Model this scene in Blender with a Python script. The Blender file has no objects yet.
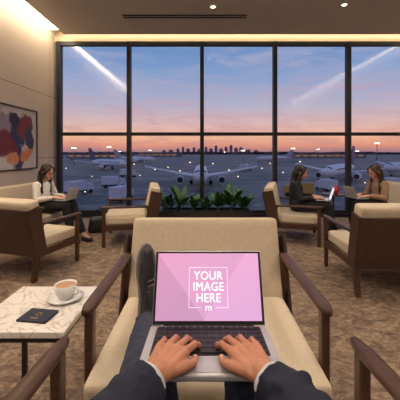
import bpy, bmesh, math, random
from mathutils import Vector, Matrix, Euler
random.seed(7)
S = bpy.context.scene
COL = S.collection
try:
    S.view_settings.view_transform = 'Standard'
except Exception: pass
R = math.radians
V = Vector

def srgb(r, g, b):
    f = lambda c: (c/255/12.92) if c/255 <= .04045 else ((c/255+.055)/1.055)**2.4
    return (f(r), f(g), f(b), 1)

# ---------------------------------------------------------------- materials
def base_mat(name):
    m = bpy.data.materials.new(name); m.use_nodes = True
    nt = m.node_tree
    return m, nt, nt.nodes['Principled BSDF']

def mat(name, col, rough=.5, metal=0, var=.12, scale=20, bump=0, bscale=None, stretch=(1,1,1), emit=None, estr=0, coat=0):
    m, nt, p = base_mat(name)
    N, L = nt.nodes, nt.links
    tc = N.new('ShaderNodeTexCoord'); mp = N.new('ShaderNodeMapping'); mp.inputs['Scale'].default_value = stretch
    L.new(tc.outputs['Object'], mp.inputs[0])
    nz = N.new('ShaderNodeTexNoise'); nz.inputs['Scale'].default_value = scale; nz.inputs['Detail'].default_value = 4
    L.new(mp.outputs[0], nz.inputs['Vector'])
    rp = N.new('ShaderNodeValToRGB')
    c = col
    rp.color_ramp.elements[0].position = .3; rp.color_ramp.elements[1].position = .7
    rp.color_ramp.elements[0].color = (c[0]*(1-var), c[1]*(1-var), c[2]*(1-var), 1)
    rp.color_ramp.elements[1].color = (min(1,c[0]*(1+var)), min(1,c[1]*(1+var)), min(1,c[2]*(1+var)), 1)
    L.new(nz.outputs['Fac'], rp.inputs[0]); L.new(rp.outputs[0], p.inputs['Base Color'])
    p.inputs['Roughness'].default_value = rough; p.inputs['Metallic'].default_value = metal
    if coat: p.inputs['Coat Weight'].default_value = coat
    if bump:
        n2 = N.new('ShaderNodeTexNoise'); n2.inputs['Scale'].default_value = bscale or scale*4; n2.inputs['Detail'].default_value = 3
        L.new(mp.outputs[0], n2.inputs['Vector'])
        b = N.new('ShaderNodeBump'); b.inputs['Strength'].default_value = bump; b.inputs['Distance'].default_value = .004
        L.new(n2.outputs['Fac'], b.inputs['Height']); L.new(b.outputs[0], p.inputs['Normal'])
    if emit:
        p.inputs['Emission Color'].default_value = emit; p.inputs['Emission Strength'].default_value = estr
    return m

M = {}
M['fabric'] = mat('cream_fabric', srgb(204,190,168), .9, var=.06, scale=60, bump=.35, bscale=500)
M['wood'] = mat('dark_walnut', srgb(72,44,31), .42, var=.35, scale=14, stretch=(6,.8,6), coat=.08)
M['woodpanel'] = mat('walnut_panel', srgb(70,47,37), .45, var=.25, scale=6, stretch=(6,6,1))
M['black'] = mat('black_plastic', srgb(22,22,25), .45)
M['frame'] = mat('dark_bronze_frame', srgb(38,38,46), .45, .3)
M['ceil'] = mat('ceiling_paint', srgb(190,180,171), .9, var=.03, scale=2)
M['trim'] = mat('trim_paint', srgb(212,198,180), .7, var=.03)
M['silver'] = mat('brushed_aluminium', srgb(190,190,196), .4, .3, var=.04)
M['key'] = mat('key_black', srgb(20,20,22), .55)
M['skin'] = mat('skin', srgb(188,130,101), .5, var=.10, scale=45, bump=.3, bscale=260)
M['skin2'] = mat('skin_fair', srgb(208,158,134), .5, var=.05, scale=30)
M['nail'] = mat('nail', srgb(222,172,152), .25, var=.03)
M['navy'] = mat('navy_wool', srgb(28,34,54), .85, var=.15, scale=80, bump=.3, bscale=400)
M['cuff'] = mat('shirt_cotton', srgb(205,208,218), .8, var=.03)
M['denim'] = mat('dark_denim', srgb(46,52,76), .85, var=.25, scale=90, bump=.3, bscale=500)
M['shoe'] = mat('black_leather', srgb(40,40,46), .42, var=.2, scale=30, bump=.2)
M['sole'] = mat('rubber_sole', srgb(112,110,116), .7)
M['hair'] = mat('dark_hair', srgb(30,21,19), .5, var=.4, scale=30, stretch=(8,8,1))
M['hair2'] = mat('brown_hair', srgb(62,38,28), .5, var=.4, scale=30, stretch=(8,8,1))
M['cream_top'] = mat('cream_blouse', srgb(232,226,220), .8, var=.05)
M['black_top'] = mat('black_top', srgb(24,24,28), .8)
M['tan_top'] = mat('tan_cardigan', srgb(156,124,100), .85)
M['black_cloth'] = mat('black_trousers', srgb(20,21,26), .8)
M['lip'] = mat('lips', srgb(150,70,66), .4)
M['eye'] = mat('eye', srgb(25,18,16), .2)
M['ceramic'] = mat('white_ceramic', srgb(238,238,238), .2, var=.02, coat=.4)
M['coffee'] = mat('coffee_crema', srgb(176,134,92), .35, var=.2, scale=40)
M['red'] = mat('red_cup', srgb(185,40,36), .5)
M['notebook'] = mat('navy_cover', srgb(34,40,60), .8, bump=.2)
M['gold'] = mat('gold_foil', srgb(190,165,110), .4, .6)
M['paper'] = mat('paper', srgb(150,146,140), .8, var=.03)
M['leaf'] = mat('leaf_green', srgb(54,100,48), .45, var=.5, scale=8)
M['soil'] = mat('soil', srgb(40,28,22), 1, var=.3, bump=1)
M['planter'] = mat('planter_charcoal', srgb(46,40,40), .6, bump=.1)
M['aircraft'] = mat('aircraft_white', srgb(226,226,232), .35, var=.03, scale=1)
M['aircraft_grey'] = mat('aircraft_grey', srgb(160,164,180), .4, .1)
M['aircraft_dark'] = mat('aircraft_dark', srgb(28,30,40), .2)
M['fin_blue'] = mat('fin_blue', srgb(62,74,118), .4)
M['truck'] = mat('truck_white', srgb(205,205,212), .5)
M['truck_y'] = mat('truck_yellow', srgb(190,150,60), .5)
M['tyre'] = mat('tyre', srgb(20,20,22), .9)
M['city'] = mat('city_haze_tint', srgb(130,112,134), .9, var=.1, scale=.05)  # distance haze mixed into the towers' flat colour
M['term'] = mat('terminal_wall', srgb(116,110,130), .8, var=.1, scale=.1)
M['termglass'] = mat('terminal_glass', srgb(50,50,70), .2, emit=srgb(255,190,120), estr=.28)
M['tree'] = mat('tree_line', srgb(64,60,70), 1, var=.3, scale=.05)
M['pole'] = mat('mast_steel', srgb(100,100,112), .5, .4)
M['flood'] = mat('flood_lamp', (1,.9,.75,1), .5, emit=(1,.84,.62,1), estr=14)
M['led'] = mat('led_warm', (1,.8,.5,1), .5, emit=(1,.78,.48,1), estr=11)
M['lens'] = mat('lamp_lens', (1,.9,.7,1), .5, emit=(1,.84,.6,1), estr=6)
M['lapscreen'] = mat('lit_screen', (.8,.85,.9,1), .4, emit=(.75,.82,.95,1), estr=.8)
M['white_em'] = mat('white_print', (1,1,1,1), .6, emit=(1,.97,1,1), estr=.95)

def floor_mat():
    m, nt, p = base_mat('patterned_carpet'); N, L = nt.nodes, nt.links
    tc = N.new('ShaderNodeTexCoord')
    mp = N.new('ShaderNodeMapping'); mp.inputs['Scale'].default_value = (1.0,1.6,1); mp.inputs['Rotation'].default_value = (0,0,R(24))
    L.new(tc.outputs['Object'], mp.inputs[0])
    n1 = N.new('ShaderNodeTexNoise'); n1.inputs['Scale'].default_value = 7.5; n1.inputs['Detail'].default_value = 10; n1.inputs['Roughness'].default_value = .76; n1.inputs['Distortion'].default_value = 1.2
    L.new(mp.outputs[0], n1.inputs['Vector'])
    n2 = N.new('ShaderNodeTexVoronoi'); n2.inputs['Scale'].default_value = 34; L.new(mp.outputs[0], n2.inputs['Vector'])
    mx = N.new('ShaderNodeMath'); mx.operation='MULTIPLY_ADD'; mx.inputs[1].default_value=.14; L.new(n2.outputs['Distance'], mx.inputs[0]); L.new(n1.outputs['Fac'], mx.inputs[2])
    rp = N.new('ShaderNodeValToRGB'); e = rp.color_ramp.elements
    e[0].position=.42; e[0].color=srgb(88,71,60); e[1].position=.70; e[1].color=srgb(160,139,119)
    x = e.new(.55); x.color=srgb(118,99,84)
    L.new(mx.outputs[0], rp.inputs[0]); L.new(rp.outputs[0], p.inputs['Base Color'])
    p.inputs['Roughness'].default_value=.95
    n3 = N.new('ShaderNodeTexNoise'); n3.inputs['Scale'].default_value=180; L.new(tc.outputs['Object'], n3.inputs['Vector'])
    b = N.new('ShaderNodeBump'); b.inputs['Strength'].default_value=.5; b.inputs['Distance'].default_value=.004
    L.new(n3.outputs['Fac'], b.inputs['Height']); L.new(b.outputs[0], p.inputs['Normal'])
    return m
def wall_mat():
    m, nt, p = base_mat('wall_panels'); N, L = nt.nodes, nt.links
    tc = N.new('ShaderNodeTexCoord'); sp = N.new('ShaderNodeSeparateXYZ'); L.new(tc.outputs['Object'], sp.inputs[0])
    cb = N.new('ShaderNodeCombineXYZ'); L.new(sp.outputs['Y'], cb.inputs['X']); L.new(sp.outputs['Z'], cb.inputs['Y'])
    bk = N.new('ShaderNodeTexBrick'); bk.offset=0; bk.inputs['Scale'].default_value=1
    bk.inputs['Brick Width'].default_value=1.35; bk.inputs['Row Height'].default_value=1.1; bk.inputs['Mortar Size'].default_value=.006; bk.inputs['Mortar Smooth'].default_value=.2
    bk.inputs['Color1'].default_value=srgb(212,200,192); bk.inputs['Color2'].default_value=srgb(208,196,188); bk.inputs['Mortar'].default_value=srgb(140,122,110)
    L.new(cb.outputs[0], bk.inputs['Vector']); L.new(bk.outputs['Color'], p.inputs['Base Color'])
    p.inputs['Roughness'].default_value=.7
    return m
def glass_mat():
    m = bpy.data.materials.new('window_glass'); m.use_nodes=True; nt=m.node_tree; N,L=nt.nodes,nt.links
    N.remove(N['Principled BSDF']); out=N['Material Output']
    t=N.new('ShaderNodeBsdfTransparent'); t.inputs[0].default_value=(.96,.97,.98,1)
    g=N.new('ShaderNodeBsdfGlossy'); g.inputs['Roughness'].default_value=.10
    f=N.new('ShaderNodeFresnel'); f.inputs[0].default_value=1.6
    mx=N.new('ShaderNodeMixShader'); L.new(f.outputs[0],mx.inputs[0]); L.new(t.outputs[0],mx.inputs[1]); L.new(g.outputs[0],mx.inputs[2]); L.new(mx.outputs[0],out.inputs[0])
    return m
def marble_mat():
    m, nt, p = base_mat('white_marble'); N, L = nt.nodes, nt.links
    tc = N.new('ShaderNodeTexCoord'); n1=N.new('ShaderNodeTexNoise'); n1.inputs['Scale'].default_value=6; n1.inputs['Detail'].default_value=8; n1.inputs['Distortion'].default_value=1.6
    L.new(tc.outputs['Object'], n1.inputs['Vector'])
    rp=N.new('ShaderNodeValToRGB'); e=rp.color_ramp.elements; e[0].position=.475; e[0].color=srgb(226,222,218); e[1].position=.525; e[1].color=srgb(224,220,216)
    x=e.new(.5); x.color=srgb(188,178,170)
    L.new(n1.outputs['Fac'],rp.inputs[0]); L.new(rp.outputs[0],p.inputs['Base Color']); p.inputs['Roughness'].default_value=.2
    return m
def screen_mat():
    m, nt, p = base_mat('pink_display'); N, L = nt.nodes, nt.links
    tc=N.new('ShaderNodeTexCoord'); 
    def grad(rot, lo, hi, p0, p1):
        mp=N.new('ShaderNodeMapping'); mp.inputs['Rotation'].default_value=(0,0,rot); L.new(sw.outputs[0],mp.inputs[0])
        s=N.new('ShaderNodeSeparateXYZ'); L.new(mp.outputs[0],s.inputs[0])
        r=N.new('ShaderNodeValToRGB'); r.color_ramp.elements[0].position=p0; r.color_ramp.elements[1].position=p1
        r.color_ramp.elements[0].color=lo; r.color_ramp.elements[1].color=hi
        a=N.new('ShaderNodeMath'); a.operation='MULTIPLY_ADD'; a.inputs[1].default_value=3.2; a.inputs[2].default_value=.5
        L.new(s.outputs['X'],a.inputs[0]); L.new(a.outputs[0],r.inputs[0]); return r
    s0=N.new('ShaderNodeSeparateXYZ'); L.new(tc.outputs['Object'],s0.inputs[0])
    sw=N.new('ShaderNodeCombineXYZ'); L.new(s0.outputs['X'],sw.inputs['X']); L.new(s0.outputs['Z'],sw.inputs['Y'])
    g1=grad(R(60), srgb(242,170,207), srgb(223,168,214), .1,.9)
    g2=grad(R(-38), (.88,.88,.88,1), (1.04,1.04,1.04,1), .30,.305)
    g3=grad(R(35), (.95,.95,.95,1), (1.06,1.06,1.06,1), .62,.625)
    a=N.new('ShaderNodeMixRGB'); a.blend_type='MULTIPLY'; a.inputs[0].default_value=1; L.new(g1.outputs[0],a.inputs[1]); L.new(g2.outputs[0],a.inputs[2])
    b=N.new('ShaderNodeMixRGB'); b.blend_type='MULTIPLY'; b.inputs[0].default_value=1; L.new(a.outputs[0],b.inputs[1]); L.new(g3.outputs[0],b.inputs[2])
    p.inputs['Base Color'].default_value=(.02,.02,.02,1); p.inputs['Roughness'].default_value=.3
    L.new(b.outputs[0],p.inputs['Emission Color']); p.inputs['Emission Strength'].default_value=.97
    return m
def art_mat():
    m, nt, p = base_mat('abstract_paint'); N, L = nt.nodes, nt.links
    tc=N.new('ShaderNodeTexCoord')
    sp=N.new('ShaderNodeSeparateXYZ'); L.new(tc.outputs['Object'],sp.inputs[0])
    nz=N.new('ShaderNodeTexNoise'); nz.inputs['Scale'].default_value=3.5; nz.inputs['Detail'].default_value=8; nz.inputs['Roughness'].default_value=.62; L.new(tc.outputs['Object'],nz.inputs['Vector'])
    prev=None; colr=srgb(200,196,202)
    for (cy,cz,ry,rz,c) in ((-.1,.12,.42,.34,srgb(150,134,156)),(.12,-.05,.20,.36,srgb(52,58,104)),(-.22,-.12,.30,.20,srgb(120,48,60)),(.30,.20,.20,.20,srgb(126,52,58)),(.05,.28,.14,.12,srgb(44,46,78)),(.36,-.22,.16,.12,srgb(206,128,88)),(-.02,-.30,.14,.09,srgb(210,140,104)),(.42,-.02,.12,.16,srgb(60,64,104))):
        def lin(o,cc,rr):
            a=N.new('ShaderNodeMath'); a.operation='SUBTRACT'; a.inputs[1].default_value=cc; L.new(o,a.inputs[0])
            d=N.new('ShaderNodeMath'); d.operation='DIVIDE'; d.inputs[1].default_value=rr; L.new(a.outputs[0],d.inputs[0])
            q=N.new('ShaderNodeMath'); q.operation='MULTIPLY'; L.new(d.outputs[0],q.inputs[0]); L.new(d.outputs[0],q.inputs[1]); return q
        a=lin(sp.outputs['Y'],cy,ry); b=lin(sp.outputs['Z'],cz,rz)
        s=N.new('ShaderNodeMath'); s.operation='ADD'; L.new(a.outputs[0],s.inputs[0]); L.new(b.outputs[0],s.inputs[1])
        k=N.new('ShaderNodeMath'); k.operation='MULTIPLY_ADD'; k.inputs[1].default_value=-5.0; L.new(nz.outputs['Fac'],k.inputs[0]); L.new(s.outputs[0],k.inputs[2])
        r=N.new('ShaderNodeMapRange'); r.inputs['From Min'].default_value=-1.3; r.inputs['From Max'].default_value=-1.75; L.new(k.outputs[0],r.inputs[0])
        x=N.new('ShaderNodeMixRGB'); L.new(r.outputs[0],x.inputs[0])
        if prev: L.new(prev.outputs[0],x.inputs[1])
        else: x.inputs[1].default_value=colr
        x.inputs[2].default_value=c; prev=x
    L.new(prev.outputs[0],p.inputs['Base Color']); p.inputs['Roughness'].default_value=.6
    return m
def apron_mat():
    m, nt, p = base_mat('apron_concrete'); N, L = nt.nodes, nt.links
    tc=N.new('ShaderNodeTexCoord'); n=N.new('ShaderNodeTexNoise'); n.inputs['Scale'].default_value=.05; n.inputs['Detail'].default_value=8; n.inputs['Roughness'].default_value=.62
    mp=N.new('ShaderNodeMapping'); mp.inputs['Scale'].default_value=(1,2.5,1); L.new(tc.outputs['Object'],mp.inputs[0]); L.new(mp.outputs[0],n.inputs['Vector'])
    r=N.new('ShaderNodeValToRGB'); e=r.color_ramp.elements; e[0].position=.40; e[0].color=srgb(86,81,75); e[1].position=.60; e[1].color=srgb(140,131,119)
    L.new(n.outputs['Fac'],r.inputs[0])
    bk=N.new('ShaderNodeTexBrick'); bk.inputs['Scale'].default_value=1; bk.offset=.3; bk.inputs['Brick Width'].default_value=34; bk.inputs['Row Height'].default_value=26; bk.inputs['Mortar Size'].default_value=.4
    bk.inputs['Color1'].default_value=(1,1,1,1); bk.inputs['Color2'].default_value=(.80,.80,.80,1); bk.inputs['Mortar'].default_value=(2.2,1.9,1.2,1)
    L.new(tc.outputs['Object'],bk.inputs['Vector'])
    x=N.new('ShaderNodeMixRGB'); x.blend_type='MULTIPLY'; x.inputs[0].default_value=.9; L.new(r.outputs[0],x.inputs[1]); L.new(bk.outputs['Color'],x.inputs[2])
    L.new(x.outputs[0],p.inputs['Base Color']); p.inputs['Roughness'].default_value=.6
    return m
M['carpet']=floor_mat(); M['wall']=wall_mat(); M['glass']=glass_mat(); M['marble']=marble_mat(); M['display']=screen_mat(); M['art']=art_mat(); M['apron']=apron_mat()

# ---------------------------------------------------------------- helpers
def link(name, bm, m, parent=None, smooth=True, mods=()):
    me = bpy.data.meshes.new(name)
    bmesh.ops.recalc_face_normals(bm, faces=bm.faces[:])
    bm.to_mesh(me); bm.free()
    me.materials.append(m)
    if smooth:
        try: me.shade_smooth()
        except Exception: pass
    o = bpy.data.objects.new(name, me); COL.objects.link(o)
    if parent: o.parent = parent
    return o
def flat(name, bm, m, parent=None): return link(name, bm, m, parent, smooth=False)
def tag(o, label, cat, group=None, kind=None):
    o['label']=label; o['category']=cat
    if group: o['group']=group
    if kind: o['kind']=kind
    return o
def thing(name, label, cat, loc=(0,0,0), rotz=0, group=None):
    o = bpy.data.objects.new(name, None); COL.objects.link(o)
    o.location=loc; o.rotation_euler=(0,0,rotz); o.empty_display_size=.1
    return tag(o,label,cat,group)
def struct(o): o['kind']='structure'; return o
def merge(bm, t, mtx=None):
    if mtx is not None: bmesh.ops.transform(t, matrix=mtx, verts=t.verts[:])
    me = bpy.data.meshes.new('tmp'); t.to_mesh(me); t.free(); bm.from_mesh(me); bpy.data.meshes.remove(me)
def box(bm, c, s, r=0, seg=2, rot=None, pivot=None):
    t = bmesh.new(); bmesh.ops.create_cube(t, size=1)
    bmesh.ops.scale(t, vec=s, verts=t.verts[:])
    if r: bmesh.ops.bevel(t, geom=t.edges[:], offset=r, segments=seg, affect='EDGES', profile=.5)
    mt = Matrix.Translation(c)
    if rot is not None: mt = mt @ rot.to_4x4()
    merge(bm, t, mt); return bm
def boxb(bm, a, b, r=0, seg=2):
    c=[(a[i]+b[i])/2 for i in range(3)]; s=[abs(b[i]-a[i]) for i in range(3)]
    return box(bm,c,s,r,seg)
def cushion(bm, c, s, r, puff, axis, rot=None, n=14):
    t = bmesh.new(); bmesh.ops.create_cube(t, size=2)
    bmesh.ops.subdivide_edges(t, edges=t.edges[:], cuts=n, use_grid_fill=True)
    h=[x/2 for x in s]
    for v in t.verts:
        u=[math.sin(v.co[i]*math.pi/2) for i in range(3)]
        q=V([u[i]*h[i] for i in range(3)])
        inn=V([max(-(h[i]-r),min(h[i]-r,q[i])) for i in range(3)])
        d=q-inn
        if d.length>1e-9: q=inn+d.normalized()*r
        o=[i for i in range(3) if i!=axis]
        k=(1-u[o[0]]**2)*(1-u[o[1]]**2)
        q[axis]+=puff*k*(1 if u[axis]>0 else -1)*min(1,abs(u[axis])*1.5)
        v.co=q
    mt=Matrix.Translation(c)
    if rot is not None: mt=mt@rot.to_4x4()
    merge(bm,t,mt); return bm
def basis(ax):
    ax=ax.normalized(); a=V((0,0,1)) if abs(ax.z)<.9 else V((1,0,0))
    x=ax.cross(a).normalized(); y=ax.cross(x).normalized(); return x,y
def capsule(bm,p0,p1,r0,r1,flat0=False,flat1=False,seg=16):
    p0,p1=V(p0),V(p1); ax=(p1-p0).normalized(); x,y=basis(ax)
    rings=[]
    K=4
    if not flat0:
        for k in range(1,K): a=k/K*math.pi/2; rings.append((p0-ax*r0*math.cos(a), r0*math.sin(a)))
    rings.append((p0,r0)); rings.append((p1,r1))
    if not flat1:
        for k in range(K-1,0,-1): a=k/K*math.pi/2; rings.append((p1+ax*r1*math.cos(a), r1*math.sin(a)))
    vs=[[bm.verts.new(c+(x*math.cos(2*math.pi*i/seg)+y*math.sin(2*math.pi*i/seg))*r) for i in range(seg)] for c,r in rings]
    for a,b in zip(vs,vs[1:]):
        for i in range(seg): bm.faces.new((a[i],a[(i+1)%seg],b[(i+1)%seg],b[i]))
    s=bm.verts.new(p0-(V((0,0,0)) if flat0 else ax*r0)); e=bm.verts.new(p1+(V((0,0,0)) if flat1 else ax*r1))
    for i in range(seg):
        bm.faces.new((s,vs[0][(i+1)%seg],vs[0][i])); bm.faces.new((e,vs[-1][i],vs[-1][(i+1)%seg]))
    return bm
def chain(bm,pts,rs,**k):
    for i in range(len(pts)-1): capsule(bm,pts[i],pts[i+1],rs[i],rs[i+1])
def ell(bm,c,r,rot=None,sub=3):
    t=bmesh.new(); bmesh.ops.create_icosphere(t,subdivisions=sub,radius=1); bmesh.ops.scale(t,vec=r,verts=t.verts[:])
    mt=Matrix.Translation(c)
    if rot is not None: mt=mt@rot.to_4x4()
    merge(bm,t,mt); return bm
def lathe(bm,prof,c=(0,0,0),seg=32,axis='Z'):
    vs=[]
    for r,z in prof:
        ring=[]
        for i in range(seg):
            a=2*math.pi*i/seg
            p=(r*math.cos(a),r*math.sin(a),z) if axis=='Z' else (r*math.cos(a),z,r*math.sin(a))
            ring.append(bm.verts.new((p[0]+c[0],p[1]+c[1],p[2]+c[2])))
        vs.append(ring)
    for a,b in zip(vs,vs[1:]):
        for i in range(seg): bm.faces.new((a[i],a[(i+1)%seg],b[(i+1)%seg],b[i]))
    bm.faces.new(vs[0]); bm.faces.new(vs[-1]); return bm
def prism(bm,pts,off):
    off=V(off); a=[bm.verts.new(V(p)) for p in pts]; b=[bm.verts.new(V(p)+off) for p in pts]
    bm.faces.new(a); bm.faces.new(b[::-1]); n=len(a)
    for i in range(n): bm.faces.new((a[i],a[(i+1)%n],b[(i+1)%n],b[i]))
    return bm
def remesh(name,bm,m,parent,vox,it=3,fac=.5,folds=0):
    o=link(name,bm,m,parent)
    r=o.modifiers.new('remesh','REMESH'); r.mode='VOXEL'; r.voxel_size=vox; r.use_smooth_shade=True
    s=o.modifiers.new('smooth','SMOOTH'); s.factor=fac; s.iterations=it
    if folds:
        tx=bpy.data.textures.new('folds','CLOUDS'); tx.noise_scale=.045; tx.noise_depth=2
        d=o.modifiers.new('folds','DISPLACE'); d.texture=tx; d.texture_coords='LOCAL'; d.strength=folds; d.mid_level=.5
    return o
def cam_x(px,d): return (px-202)/300*d
def cam_z(py,d): return 1.2-(py-152)/300*d
RX=lambda a: Matrix.Rotation(a,3,'X'); RY=lambda a: Matrix.Rotation(a,3,'Y'); RZ=lambda a: Matrix.Rotation(a,3,'Z')

# ---------------------------------------------------------------- setting
XL,XR,YW,YB,ZC=-2.74,4.1,5.6,-3.6,3.33
GAP=.24
struct(flat('floor', boxb(bmesh.new(),(XL-.2,YB-.2,-.2),(XR+.2,YW+.12,0)), M['carpet']))
struct(flat('wall_left', boxb(bmesh.new(),(XL-.2,YB,0),(XL,YW+.1,3.6)), M['wall']))
struct(flat('wall_right', boxb(bmesh.new(),(XR,YB,0),(XR+.2,YW+.1,3.6)), M['wall']))
struct(flat('wall_rear', boxb(bmesh.new(),(XL,YB-.2,0),(XR,YB,3.6)), M['wall']))
struct(flat('ceiling', boxb(bmesh.new(),(XL+GAP,YB,ZC),(XR-GAP,YW-.16,ZC+.05)), M['ceil']))
struct(flat('ceiling_slab', boxb(bmesh.new(),(XL-.2,YB-.2,3.6),(XR+.2,YW+.15,3.7)), M['ceil']))
struct(flat('wall_back', boxb(bmesh.new(),(XL,YW-.03,3.24),(XR,YW+.12,3.6)), M['trim']))
struct(flat('baseboard_left', boxb(bmesh.new(),(XL,YB,0),(XL+.015,YW-.05,.09)), M['woodpanel']))
struct(flat('trim_1', boxb(bmesh.new(),(XL,YW-.1,0),(XR,YW-.02,.06)), M['frame']))
xs=[-2.66,-1.36,0,1.36,2.73,4.06]
for i in range(5):
    a,b=xs[i],xs[i+1]; bm=bmesh.new(); w=.036
    boxb(bm,(a-w,YW-.05,.04),(a+w,YW+.06,3.25))
    if i==4: boxb(bm,(b-w,YW-.05,.04),(b+w,YW+.06,3.25))
    boxb(bm,(a+w,YW-.04,3.18),(b-w,YW+.05,3.25)); boxb(bm,(a+w,YW-.04,.04),(b-w,YW+.05,.12))
    boxb(bm,(a+w,YW-.04,1.505),(b-w,YW+.05,1.565))
    f=struct(flat('window_%d'%(i+1),bm,M['frame']))
    for z0,z1 in ((.12,1.505),(1.565,3.18)):
        g=bmesh.new(); vs=[g.verts.new(p) for p in ((a+w,YW,z0),(b-w,YW,z0),(b-w,YW,z1),(a+w,YW,z1))]; g.faces.new(vs)
        flat('glass_pane',g,M['glass'],f)
# cove lights
def strip_lamp(loc,sx,sy,e,rot=(0,0,0)):
    l=bpy.data.lights.new('cove_glow','AREA'); l.shape='RECTANGLE'; l.size=sx; l.size_y=sy; l.energy=e; l.color=(1,.82,.60)
    o=bpy.data.objects.new('cove_glow',l); COL.objects.link(o); o.location=loc; o.rotation_euler=rot
def cove(a,b,label):
    t=thing('cove_light',label,'light',((a[0]+b[0])/2,(a[1]+b[1])/2,a[2]))
    o=V(t.location)
    flat('light_strip',boxb(bmesh.new(),V(a)-o,V(b)-o),M['led'],t)
    bm=bmesh.new(); aa=V(a)-o; bb=V(b)-o; boxb(bm,(aa.x-.004,aa.y-.004,bb.z),(bb.x+.004,bb.y+.004,bb.z+.02)); flat('channel',bm,M['silver'],t)
cove((XL+.02,.8,3.40),(XL+GAP-.04,YW-.2,3.41),'warm LED strip glowing in the ceiling cove along the left wall')
cove((XL+.2,YW-.13,3.42),(XR-.2,YW-.06,3.43),'warm LED strip glowing in the ceiling cove above the windows')
cove((XR-GAP+.04,-2.4,3.40),(XR-.02,YW-.2,3.41),'warm LED strip in the ceiling cove along the right wall')
strip_lamp((XL+.17,2.9,3.37),.05,4.8,25,(0,R(-25),0))
# ceiling slot diffuser
t=thing('air_vent','long black slot air diffuser in the ceiling above the windows','vent',(-.27,4.7,ZC))
bm=bmesh.new(); boxb(bm,(-1.0,-.075,-.006),(1.0,.075,-.001)); flat('frame',bm,M['ceil'],t)
for y in (-.038,.038): flat('slot',boxb(bmesh.new(),(-.97,y-.022,-.010),(.97,y+.022,-.006)),M['black'],t)
# downlights
def downlight(x,y,label,group=None):
    t=thing('ceiling_downlight',label,'light',(x,y,ZC),0,group)
    bm=bmesh.new(); lathe(bm,[(.035,-.001),(.055,-.001),(.055,-.008),(.035,-.012)],seg=24); link('ring',bm,M['trim'],t,False)
    flat('lens',lathe(bmesh.new(),[(.034,-.0135),(.034,-.012)],seg=20),M['lens'],t)
def lamp(x,y,e,col=(1,.85,.70)):
    l=bpy.data.lights.new('downlight_beam','SPOT'); l.spot_size=R(140); l.spot_blend=.9; l.shadow_soft_size=.05; l.energy=e*4; l.color=col
    o=bpy.data.objects.new('downlight_beam',l); COL.objects.link(o); o.location=(x,y,ZC-.03)
downlight(.16,4.38,'small round glowing ceiling downlight near the middle of the ceiling')
downlight(2.05,4.32,'small round ceiling downlight above the women at the right')
for x,y in ((.1,.3),(-1.9,.3),(2.2,.3),(-1.9,2.5),(.1,2.5),(2.2,2.5),(-1.9,-2),(2.2,-2)): downlight(x,y,'small round ceiling downlight farther back in the room','downlights over the seating')
for x,y,e in ((-1.9,.3,22),(.1,.3,18),(2.2,.3,21),(-1.9,2.5,22),(.1,2.5,19),(2.2,2.5,21),(.16,4.38,9),(2.05,4.32,15),(-1.9,-2,14),(2.2,-2,14)): lamp(x,y,e)
for x,y in ((-.9,-1.9),(2.4,-1.9)):  # added unseen uplighters, put in to lift the ceiling brightness
    t=thing('fill_uplighter','added black uplighter out of view, put in to brighten the ceiling','lamp',(x,y,0),0,'added ceiling fill uplighters')
    lathe(b:=bmesh.new(),[(.15,0),(.15,.02),(.02,.03)],seg=28); link('base',b,M['black'],t); capsule(b:=bmesh.new(),(0,0,.03),(0,0,1.8),.014,.014,True,True); link('pole',b,M['black'],t)
    lathe(b:=bmesh.new(),[(.03,1.80),(.17,1.90),(.165,1.90),(.03,1.81)],seg=28); link('lamp_shade',b,M['black'],t)
    l=bpy.data.lights.new('ceiling_fill','AREA'); l.shape='DISK'; l.size=.3; l.energy=38; l.color=(1,.90,.80)
    o=bpy.data.objects.new('ceiling_fill',l); COL.objects.link(o); o.location=(x,y,1.93); o.rotation_euler=(R(180),0,0)

# artwork
t=thing('wall_art','framed abstract painting in navy, burgundy and pale grey on the left wall','painting',(XL,4.3,1.4))
bm=bmesh.new()
for a,b in (((0,-.64,-.47),(.035,.64,-.45)),((0,-.64,.45),(.035,.64,.47)),((0,-.64,-.45),(.035,-.62,.45)),((0,.62,-.45),(.035,.64,.45))): boxb(bm,a,b)
flat('picture_frame',bm,M['black'],t); flat('canvas',boxb(bmesh.new(),(.004,-.62,-.45),(.02,.62,.45)),M['art'],t)

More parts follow.
